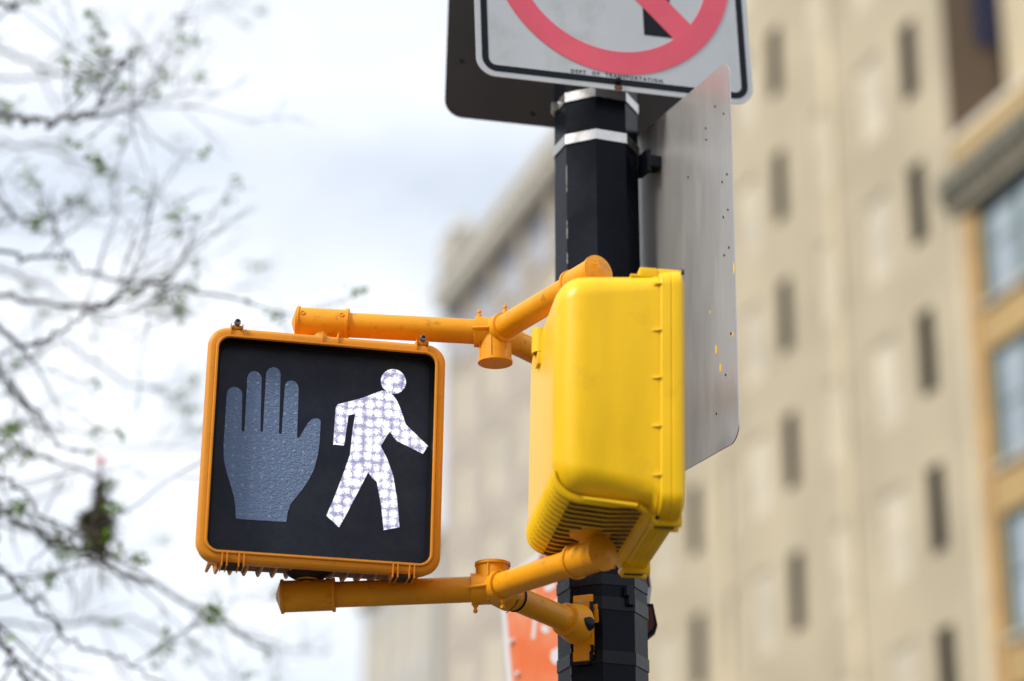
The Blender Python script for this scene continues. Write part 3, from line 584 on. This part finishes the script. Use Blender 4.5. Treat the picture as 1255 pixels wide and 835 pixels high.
for xb, za, zb in ((.016, .030, .0505), (.014, -.079, -.058)): bm = bmesh.new(); box(bm, -.0235, xb, -.0095, .0, za, zb, .001); bmesh.ops.transform(bm, matrix=MPL, verts=bm.verts); obj('strap_end', bm, M['orange'], lb_)
bm = bmesh.new(); dq = (Vector((.143, 5.125, 2.868))-Vector(LH)).normalized(); u3, v3, _ = basis(dq); q3 = Vector((.143, 5.125, 2.868))-Vector(LH); rg = []
for t_, r_, c_, hs_ in ((-.030, .0384, -2, 5), (-.024, .0404, -6, 13), (-.016, .0426, -9, 19), (-.008, .0438, -10, 20), (-.001, .0452, -8, 11)):
    rg.append([bm.verts.new(q3+dq*t_+(u3*math.cos(R(a))+v3*math.sin(R(a)))*r_) for a in [c_+hs_*(i_/5-1)+rnd.uniform(-1, 1) for i_ in range(11)]])
for A_, B_ in zip(rg, rg[1:]):
    for i in range(len(A_)-1): bm.faces.new((A_[i], A_[i+1], B_[i+1], B_[i]))
obj('paint_smear', bm, M['bstrap'], lb_, smooth=True)
# grime on the lower left fitting under the housing
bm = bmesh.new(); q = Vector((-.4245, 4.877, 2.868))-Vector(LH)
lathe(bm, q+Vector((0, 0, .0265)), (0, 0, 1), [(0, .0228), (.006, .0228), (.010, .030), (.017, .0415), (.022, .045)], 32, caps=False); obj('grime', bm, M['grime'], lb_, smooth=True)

# ------------------------------------------------------------------ signs on the pole
def holes(pts): return pts
# no-left-turn sign
BL = at(584.5, 91.3, 4.98); yaw, roll = R(17.99), R(-2.01); W = .7071; KS = 4.98/5.1
mm_ = face_matrix((0, 0, 0), yaw, roll); u_ = mm_.col[0].to_3d(); w_ = mm_.col[2].to_3d(); ctr = BL+(u_+w_)*(W/2*KS)
ns = empty('turn_sign', mat=face_matrix(ctr, yaw, roll) @ Matrix.Scale(KS, 4)); tag(ns, 'white square no left turn sign with red ring and slash, at top of the pole', 'traffic sign')
h = W/2
bm = bmesh.new(); prism(bm, rrect(h, h, .045, 10), -.0015, .0015); obj('panel', bm, M['sheet'], ns)
def ringface(bm, outer, inner, y0, y1):
    n_ = len(outer)
    A = [bm.verts.new((x, y0, z)) for x, z in outer]; B = [bm.verts.new((x, y0, z)) for x, z in inner]
    A2 = [bm.verts.new((x, y1, z)) for x, z in outer]; B2 = [bm.verts.new((x, y1, z)) for x, z in inner]
    for i in range(n_):
        j = (i+1) % n_
        bm.faces.new((A[i], A[j], B[j], B[i])); bm.faces.new((A[i], A2[i], A2[j], A[j])); bm.faces.new((B[i], B[j], B2[j], B2[i]))
    bmesh.ops.recalc_face_normals(bm, faces=bm.faces)
bm = bmesh.new(); ringface(bm, rrect(h-.0135, h-.0135, .036, 10), rrect(h-.0300, h-.0300, .019, 10), -.0021, -.0014); obj('border', bm, M['black'], ns)
# arrow: shaft up from lower right, bending to a head that points left
AR = [(.0755, -.196), (.1475, -.196), (.1475, .118), (.138, .140), (.118, .150), (-.075, .150), (-.075, .200), (-.185, .112), (-.075, .024), (-.075, .078), (.0755, .078)]
bm = bmesh.new(); prism(bm, AR, -.0022, -.0014); bm.normal_update(); bmesh.ops.triangulate(bm, faces=[f for f in bm.faces if len(f.verts) > 4]); obj('arrow', bm, M['black'], ns)
bm = bmesh.new(); nseg = 96
ringface(bm, [(0.3105*math.cos(2*math.pi*i/nseg), 0.3105*math.sin(2*math.pi*i/nseg)) for i in range(nseg)], [(0.2510*math.cos(2*math.pi*i/nseg), 0.2510*math.sin(2*math.pi*i/nseg)) for i in range(nseg)], -.0029, -.0014)
hs = .0325; kk = math.sqrt(.5); e0 = math.sqrt(.262**2-hs**2)
P = [(( a*kk + b_*kk), (-a*kk + b_*kk)) for a, b_ in ((-e0, -hs), (e0, -hs), (e0, hs), (-e0, hs))]
prism(bm, P, -.0027, -.0014); obj('ring_and_slash', bm, M['red'], ns)
def text_mesh(name, s, size, parent, m_, x, z, y, sp=1.0, ext=.0002):
    cu = bpy.data.curves.new(name, 'FONT'); cu.body = s; cu.size = size; cu.align_x = 'CENTER'; cu.space_character = sp; cu.extrude = ext; cu.offset = size*.02
    to = bpy.data.objects.new(name, cu); col.objects.link(to); dg = bpy.context.evaluated_depsgraph_get(); me = bpy.data.meshes.new_from_object(to.evaluated_get(dg))
    bpy.data.objects.remove(to); me.transform(Matrix.Translation((x, y, z)) @ Matrix.Rotation(R(90), 4, 'X')); me.materials.clear(); me.materials.append(m_)
    o = bpy.data.objects.new(name, me); col.objects.link(o); o.parent = parent; return o
text_mesh('lettering', 'DEPT  OF  TRANSPORTATION', .0128, ns, M['black'], -.001, -.3205, -.0019, sp=1.42)
bm = bmesh.new(); lathe(bm, (.0006, -.0016, -.330), (0, -1, 0), [(0, .0095), (.002, .0095), (.0035, .0062), (.009, .006), (.0105, .004), (.0105, 0)], 12); obj('bolt', bm, M['bezel'], ns, smooth=True)
bm = bmesh.new(); prism(bm, [(-.006, -.3385), (.008, -.3385), (.012, -.3465), (.009, -.353), (-.008, -.353), (-.010, -.346)], -.0018, -.0014); obj('rust_stain', bm, M['rust'], ns)
bm = bmesh.new(); box(bm, .06-.03, .06+.03, .0016, .06, -.30, -.27); obj('mounting_bracket', bm, M['strap'], ns)
# dark back of the sign on the far side of the pole
BLb = Vector((-.16621, 5.36, 4.20407)); yb_, rb_ = R(11.43), R(1.26); mb = face_matrix((0, 0, 0), yb_, rb_); ub, wb = mb.col[0].to_3d(), mb.col[2].to_3d(); Wb = .70
bs = empty('sign_back', mat=face_matrix(BLb+(ub+wb)*(Wb/2), yb_, rb_)); tag(bs, 'dark grey back of a square sign fixed behind the pole top', 'traffic sign')
bm = bmesh.new(); prism(bm, rrect(Wb/2, Wb/2, .045, 10), -.0015, .0015); obj('panel', bm, M['signback'], bs)
bm = bmesh.new()
for x, z in ((-.312, -.195), (-.312, .2), (.31, -.2), (-.13, -.318)): bm = bmesh.new(); lathe(bm, (x, -.0016, z), (0, -1, 0), [(0, .0055), (.0012, .005), (.0014, 0)], 12); obj('rivet', bm, M['bezel'], bs)
bm = bmesh.new(); box(bm, -.03+.02, .03+.02, -.045, -.0016, -.29, -.26, .002); obj('mounting_bracket', bm, M['signback'], bs)
# tall bare aluminium back, edge towards the camera
pn = Vector((.489, 4.858, 0)); pf = pn+Vector((-.4, .9165, 0))*.61; mid = (pn+pf)/2
yaw3 = math.atan2(pn.y-pf.y, pn.x-pf.x)      # local x from the far edge to the near edge
MB3 = face_matrix((mid.x-.0045, mid.y, 3.656), yaw3, R(1.0))
ts = empty('tall_sign', mat=MB3); tag(ts, 'tall bare metal sign back, seen obliquely right of the yellow signal', 'traffic sign')
TW, TH = .305, .447
bm = bmesh.new(); prism(bm, rrect(TW, TH, .038, 10), -.0014, .0014); obj('panel', bm, M['alu'], ts)
bm = bmesh.new()
for px_, py_ in ((884, 152), (893, 172), (862, 178), (863, 192), (887, 250)): pass
for x, z in ((.235, .36), (.275, .325), (.19, .325), (.19, .297), (.26, .165), (.283, .175), (.262, .08), (.283, .09), (.262, -.01), (.283, .0), (.283, -.2), (.255, -.285), (.21, -.36), (-.2, .3), (-.2, -.3), (.10, .24)):
    bm = bmesh.new(); lathe(bm, (x, -.0015, z), (0, -1, 0), [(0, .0034), (.001, .0032), (.0016, .002), (.0017, 0)], 10); obj('rivet', bm, M['steel'], ts)
bm = bmesh.new()
for x, z, a, b_ in ((.3035, -.055, .003, .014), (.292, -.205, .0025, .006), (.215, -.215, .0035, .011), (.232, -.262, .003, .010), (.19, -.12, .002, .004)):
    bm = bmesh.new(); prism(bm, [(x-a, z-b_), (x+a*.5, z-b_*.8), (x+a, z), (x+a*.2, z+b_), (x-a, z+b_*.7)], -.0019, -.0015); obj('paint_fleck', bm, M['yellow'], ts)
bm = bmesh.new(); box(bm, -.070, -.030, -.030, -.0016, .315, .345, .003); box(bm, -.078, -.028, -.040, -.0302, .300, .358, .002); obj('mounting_bracket', bm, M['bstrap'], ts)

# small dark red plate behind the pole, lower right
rp_ = empty('red_marker', at(793, 745, 5.37)); tag(rp_, 'small dark red panel with black rim peeping out behind the pole, lower right', 'marker')
o0 = at(793, 745, 5.37)
def px2(pts, Y): return [((at(x, y, Y)-o0).x, (at(x, y, Y)-o0).z) for x, y in pts]
bm = bmesh.new(); prism(bm, px2([(770, 741), (800, 742), (805.5, 768), (803, 776), (794, 783.5), (770, 784)], 5.37), -.014, .014); obj('rim', bm, M['bezel'], rp_)
M['dred'] = mat('dark_red_panel', (0.10, 0.006, 0.012), 0.4)
bm = bmesh.new(); prism(bm, px2([(770, 745), (798, 746), (801.5, 767), (799, 773), (793, 778), (770, 779)], 5.37), -.0155, -.0142); obj('face', bm, M['dred'], rp_)
bm = bmesh.new(); prism(bm, px2([(770, 680), (793, 680), (798.5, 721), (796, 741), (770, 741)], 5.37), -.004, .004); obj('backing', bm, M['white'], rp_)
bm = bmesh.new(); prism(bm, px2([(770, 684), (792, 684), (796.5, 720), (770, 722)], 5.37), -.006, -.0042); obj('upper_face', bm, M['dred'], rp_)

# orange sign behind
OY = 6.6; TL = at(611.8, 711.5, OY); yo, ro = R(-58), R(-9); mo = face_matrix((0, 0, 0), yo, ro); uo, wo_ = mo.col[0].to_3d(), mo.col[2].to_3d(); no = -mo.col[1].to_3d()
OW, OH = .62, .76; oc = TL+uo*OW/2-wo_*OH/2
os_ = empty('orange_sign', mat=face_matrix(oc, yo, ro)); tag(os_, 'tilted orange sign with white border and letters, behind the pole at the bottom', 'sign')
M['owhite'] = mat('sign_white', (0.62, 0.62, 0.64), 0.5)
bm = bmesh.new(); prism(bm, rrect(OW/2, OH/2, .03, 8), -.0015, .0015); obj('panel', bm, M['owhite'], os_)
m = mat('faded_orange', (0.75, 0.16, 0.045), 0.45, var=0.0); t = m.node_tree; b = t.nodes['Principled BSDF']
tc = N(t, 'ShaderNodeTexCoord'); nn_ = N(t, 'ShaderNodeTexNoise'); nn_.inputs['Scale'].default_value = 5; nn_.inputs['Detail'].default_value = 5; t.links.new(tc.outputs['Object'], nn_.inputs['Vector'])
r = N(t, 'ShaderNodeValToRGB'); r.color_ramp.elements[0].position = .38; r.color_ramp.elements[0].color = (.70, .15, .04, 1); r.color_ramp.elements[1].position = .66; r.color_ramp.elements[1].color = (.74, .29, .16, 1)
t.links.new(nn_.outputs['Fac'], r.inputs['Fac']); t.links.new(r.outputs['Color'], b.inputs['Base Color']); M['forange'] = m
bm = bmesh.new(); prism(bm, rrect(OW/2-.026, OH/2-.02, .02, 8), -.0026, -.0016); obj('orange_field', bm, M['forange'], os_)
invo = face_matrix(oc, yo, ro).inverted()
def on_sign(x, y):
    d = (at(x, y, 5)-CAM); k = (oc-CAM).dot(no)/d.dot(no); q = invo @ (CAM+d*k); return (q.x, q.z)
bm = bmesh.new()
for poly in ([(655, 758), (659.5, 756), (658.5, 768), (656.5, 784), (652.5, 783)], [(664, 767), (670, 766), (675, 773), (671, 777), (665, 774)], [(668, 719), (680, 712), (683, 718), (676, 725), (669, 725)], [(649, 730), (657, 726), (657, 733), (650, 737)], [(677, 739), (690, 733), (690, 745), (680, 747)], [(677, 798), (690, 790), (690, 812), (681, 815), (676, 808)]):
    bm = bmesh.new(); prism(bm, [on_sign(*p) for p in poly], -.0034, -.0025); obj('lettering', bm, M['owhite'], os_)
for x, y in ((629, 787), (636, 827), (664, 681)):
    qx, qz = on_sign(x, y); bm = bmesh.new(); lathe(bm, (qx+.004, -.0016, qz), (0, -1, 0), [(0, .008), (.010, .007), (.011, 0)], 12); obj('stud', bm, M['owhite'], os_)
bm = bmesh.new(); zb = oc.z; box(bm, -.025, .025, -.025, .025, 0.0, zb+.25); bmesh.ops.transform(bm, matrix=invo @ Matrix.Translation((oc.x+.06, oc.y+.06, 0)), verts=bm.verts); obj('post', bm, M['steel'], os_)

# ------------------------------------------------------------------ trees
def leaf_mat(name, base, tr):
    m = bpy.data.materials.new(name); m.use_nodes = True; t = m.node_tree; b = t.nodes['Principled BSDF']; b.inputs['Roughness'].default_value = .5
    gi = N(t, 'ShaderNodeNewGeometry'); r = N(t, 'ShaderNodeValToRGB'); r.color_ramp.elements[0].color = (*[x*.55 for x in base], 1); r.color_ramp.elements[1].color = (*[min(1, x*1.6) for x in base], 1)
    t.links.new(gi.outputs['Random Per Island'], r.inputs['Fac']); t.links.new(r.outputs['Color'], b.inputs['Base Color'])
    o = t.nodes['Material Output']; tl = N(t, 'ShaderNodeBsdfTranslucent'); t.links.new(r.outputs['Color'], tl.inputs['Color']); mxs = N(t, 'ShaderNodeMixShader'); mxs.inputs[0].default_value = tr
    t.links.new(b.outputs[0], mxs.inputs[1]); t.links.new(tl.outputs[0], mxs.inputs[2]); t.links.new(mxs.outputs[0], o.inputs['Surface']); return m
M['leaf'] = leaf_mat('young_leaf', (0.15, 0.27, 0.012), .25)
M['oldleaf'] = leaf_mat('brown_leaf', (0.085, 0.075, 0.03), .15)
def leaf(bm, p, size, rnd):
    d = Vector((rnd.uniform(-1, 1), rnd.uniform(-1, 1), rnd.uniform(-1, .6))).normalized(); u, v, d = basis(d)
    s = size*rnd.uniform(.6, 1.2); fold = .3*s
    pts = [p, p+d*s*.35+u*s*.28+v*fold*.5, p+d*s*.75+u*s*.22+v*fold*.5, p+d*s, p+d*s*.75-u*s*.22+v*fold*.5, p+d*s*.35-u*s*.28+v*fold*.5]
    V = [bm.verts.new(q) for q in pts]; bm.faces.new((V[0], V[1], V[2], V[3])); bm.faces.new((V[0], V[3], V[4], V[5]))
def cluster(bm, p, size, n_, rnd):
    for _ in range(n_): leaf(bm, p+Vector((rnd.gauss(0, size*.5), rnd.gauss(0, size*.5), rnd.gauss(0, size*.4))), size, rnd)
def grow(bm, lf, p, d, length, r, depth, rnd, leafp, tips):
    n_ = max(4, int(length/.06)); pts = [p.copy()]; rad = [r]; dd = d.normalized()
    for i in range(n_):
        dd = (dd+Vector((rnd.gauss(0, .13), rnd.gauss(0, .13), rnd.gauss(0, .13)+.012))).normalized()
        pts.append(pts[-1]+dd*(length/n_)); rad.append(r*(1-.75*(i+1)/n_)+.0007)
    tube(bm, pts, rad, 5 if r < .008 else 8)
    if depth > 0:
        k = rnd.randint(2, 4) if depth > 1 else rnd.randint(1, 3)
        for _ in range(k):
            i = rnd.randint(max(1, n_//5), n_-1); base = (pts[min(i+1, n_)]-pts[i-1]).normalized()
            side = Vector((rnd.gauss(0, 1), rnd.gauss(0, .8), rnd.gauss(.1, 1))).normalized(); nd = (base*.75+side*.65).normalized()
            grow(bm, lf, pts[i], nd, length*rnd.uniform(.35, .62), rad[i]*.55, depth-1, rnd, leafp, tips)
    if rnd.random() < leafp and depth < 2: cluster(lf, pts[-1], .025, rnd.randint(9, 18), rnd)
def limb(bm, lf, pts, r0, r1, rnd, sub, leafp, step=.30):
    """smooth polyline limb with sub-branches"""
    P = []; pts = [Vector(p) for p in pts]
    for i in range(len(pts)-1):
        a = pts[max(i-1, 0)]; b_ = pts[i]; c = pts[i+1]; d = pts[min(i+2, len(pts)-1)]
        for k in range(8):
            t_ = k/8; P.append(.5*((2*b_)+(-a+c)*t_+(2*a-5*b_+4*c-d)*t_*t_+(-a+3*b_-3*c+d)*t_**3))
    P.append(pts[-1]); n_ = len(P); P = [p+Vector((rnd.gauss(0, .008), rnd.gauss(0, .01), rnd.gauss(0, .008))) for p in P]; P[0] = pts[0]
    rad = [r0+(r1-r0)*(i/(n_-1))**.8 for i in range(n_)]; tube(bm, P, rad, 8)
    tot = sum((P[i+1]-P[i]).length for i in range(n_-1)); m_ = int(tot/step*sub)
    for _ in range(m_):
        i = rnd.randint(n_//6, n_-2); base = (P[i+1]-P[i]).normalized(); side = Vector((rnd.gauss(0, 1), rnd.gauss(0, .8), rnd.gauss(.05, 1))).normalized()
        grow(bm, lf, P[i], (base*.8+side*.7).normalized(), rnd.uniform(.18, .55), max(.0026, rad[i]*.5), 2, rnd, leafp, None)
    cluster(lf, P[-1], .022, 8, rnd)
def tree(name, label, base, trunk_top, limbs, seed, leafp=.3, sub=1.0, extra=10):
    rnd = random.Random(seed); e = empty(name, base); tag(e, label, 'tree', 'bare spring trees left of the signal'); base = Vector(base)
    bm = bmesh.new(); bb = bmesh.new(); lf = bmesh.new(); top = Vector(trunk_top)
    P = [base+(top-base)*(i/14)+Vector((rnd.gauss(0, .03), rnd.gauss(0, .03), 0))*(i > 0) for i in range(15)]
    tube(bm, P, [.13-.10*(i/14)+(.08 if i == 0 else 0) for i in range(15)], 14)
    def trunk_at(z): k = max(0, min(14, int(round((z-base.z)/(top.z-base.z)*14)))); return P[k]
    for pts, r in limbs:
        s = trunk_at(pts[0][2]-.5); limb(bb, lf, [s, (s+Vector(pts[0]))*.5+Vector((0, 0, -.08))]+[Vector(p) for p in pts], r*1.2, max(.003, r*.35), rnd, sub, leafp)
    for _ in range(extra):       # the side of the crown outside the frame
        z = rnd.uniform(3.4, top.z); s = trunk_at(z); a = rnd.uniform(R(80), R(280)); L_ = rnd.uniform(1.2, 2.2)
        mid_ = s+Vector((math.cos(a), math.sin(a), .35))*L_*.5; limb(bb, lf, [s, mid_, s+Vector((math.cos(a), math.sin(a), .5))*L_], .03, .006, rnd, .8, leafp)
    for b_ in (bm, bb, lf): bmesh.ops.transform(b_, matrix=Matrix.Translation(-base), verts=b_.verts)
    obj('trunk', bm, M['branch'], e, smooth=True, ang=80); obj('branches', bb, M['branch'], e, smooth=True, ang=80); obj('leaves', lf, M['leaf'], e)
    return e
A = lambda pts, Y0, Y1: [at(x, y, Y0+(Y1-Y0)*i/max(1, len(pts)-1)) for i, (x, y) in enumerate(pts)]
near_limbs = [
 (A([(-40, 400), (30, 425), (60, 410), (120, 376), (190, 352), (222, 328), (240, 265)], 7.45, 7.6), 0.0095),
 (A([(-40, 368), (40, 372), (110, 376), (150, 362), (215, 350), (300, 372)], 7.75, 7.30), 0.0099),
 (A([(-40, 322), (40, 316), (78, 312), (105, 330), (160, 345), (200, 340)], 7.30, 7.75), 0.0081),
 (A([(-40, 232), (0, 247), (30, 272), (48, 280)], 7.52, 7.52), 0.0074),
 (A([(-40, 150), (20, 148), (60, 148), (108, 138), (130, 110), (150, 76), (168, 58)], 7.22, 6.84), 0.0099),
 (A([(-40, 155), (40, 146), (85, 146), (140, 138), (170, 128), (185, 105), (200, 82)], 7.52, 7.90), 0.0062),
 (A([(-40, 620), (0, 628), (50, 655), (120, 690), (200, 725), (270, 765), (330, 800)], 7.52, 8.51), 0.0112),
 (A([(-40, 690), (5, 700), (30, 732), (60, 760), (95, 788), (150, 810), (220, 850)], 7.30, 7.45), 0.0087),
 (A([(-40, 770), (0, 790), (20, 815), (40, 850)], 7.14, 7.14), 0.0124),
 (A([(-40, 530), (0, 545), (40, 560), (80, 568), (130, 590)], 7.52, 7.90), 0.0099),
 (A([(-40, 440), (10, 470), (50, 510), (70, 545), (110, 555)], 7.30, 7.52), 0.0074),
 (A([(-40, 20), (10, 10), (28, -2), (60, -30)], 7.30, 7.22), 0.0124),
 (A([(-40, 585), (20, 600), (60, 640), (90, 665), (140, 680)], 7.14, 7.14), 0.0062),
]
tree('bare_tree', 'bare tree with sharper dark boughs and fresh leaf tufts reaching in from the left edge', (-2.9, 7.5, 0), (-2.75, 7.45, 6.2), near_limbs, 5, leafp=.20, sub=.85, extra=12)
far_limbs = [
 (A([(-60, 60), (20, 70), (90, 95), (160, 75), (200, 45)], 9.88, 10.26), 0.0121),
 (A([(-60, 190), (20, 175), (90, 195), (150, 215), (220, 250)], 10.03, 10.49), 0.0099),
 (A([(-60, 90), (0, 98), (60, 92), (140, 88)], 9.58, 9.58), 0.0110),
 (A([(-60, 290), (30, 270), (120, 260), (190, 245)], 9.88, 10.64), 0.0099),
 (A([(-60, 470), (30, 445), (80, 420), (150, 470), (200, 475)], 9.88, 10.18), 0.0121),
 (A([(-60, 540), (60, 520), (140, 545), (260, 550)], 10.03, 10.64), 0.0088),
 (A([(-60, 640), (60, 660), (160, 700), (260, 755), (340, 790), (400, 800)], 10.11, 11.40), 0.0099),
 (A([(-60, 760), (60, 770), (160, 760), (250, 800)], 9.88, 10.34), 0.0110),
 (A([(-60, 330), (40, 345), (140, 400), (200, 395), (300, 350)], 10.11, 10.94), 0.0088),
]
tree('bare_tree', 'fainter bare tree with thin blurred boughs, farther off behind the first one', (-3.9, 10.1, 0), (-3.7, 10.0, 7.6), far_limbs, 11, leafp=.14, sub=.6, extra=10)
# hand-placed leaf tufts that show clearly
rnd = random.Random(8)
# dark leafy clump caught in the branches
cl = empty('leaf_clump', at(120, 640, 8.6)); tag(cl, 'dark olive clump with a thin upright spike hanging among the bare branches', 'leaf clump')
bm = bmesh.new(); c0 = at(120, 640, 8.6)
for px_, py_, sx_, n_ in ((122, 600, 4, 120), (123, 618, 6, 260), (118, 636, 18, 700), (119, 648, 18, 700), (121, 660, 15, 600), (120, 672, 9, 260)):
    for _ in range(n_):
        p = at(px_+rnd.gauss(0, sx_*.5), py_+rnd.gauss(0, 4), 8.6+rnd.gauss(0, .03))-c0; leaf(bm, p, .024, rnd)
obj('foliage', bm, M['oldleaf'], cl)
bm = bmesh.new(); tube(bm, [at(123, 563, 8.6)-c0, at(124, 600, 8.6)-c0, at(122, 660, 8.6)-c0], [.004, .012, .02], 8); obj('stem', bm, M['branch'], cl)
M['redtip'] = mat('red_tip', (0.75, 0.10, 0.07), .6)
bm = bmesh.new(); lathe(bm, at(123, 569, 8.6)-c0, (0.1, 0, 1), [(0, .007), (.01, .015), (.024, .013), (.034, 0)], 10); obj('red_tip', bm, M['redtip'], cl)
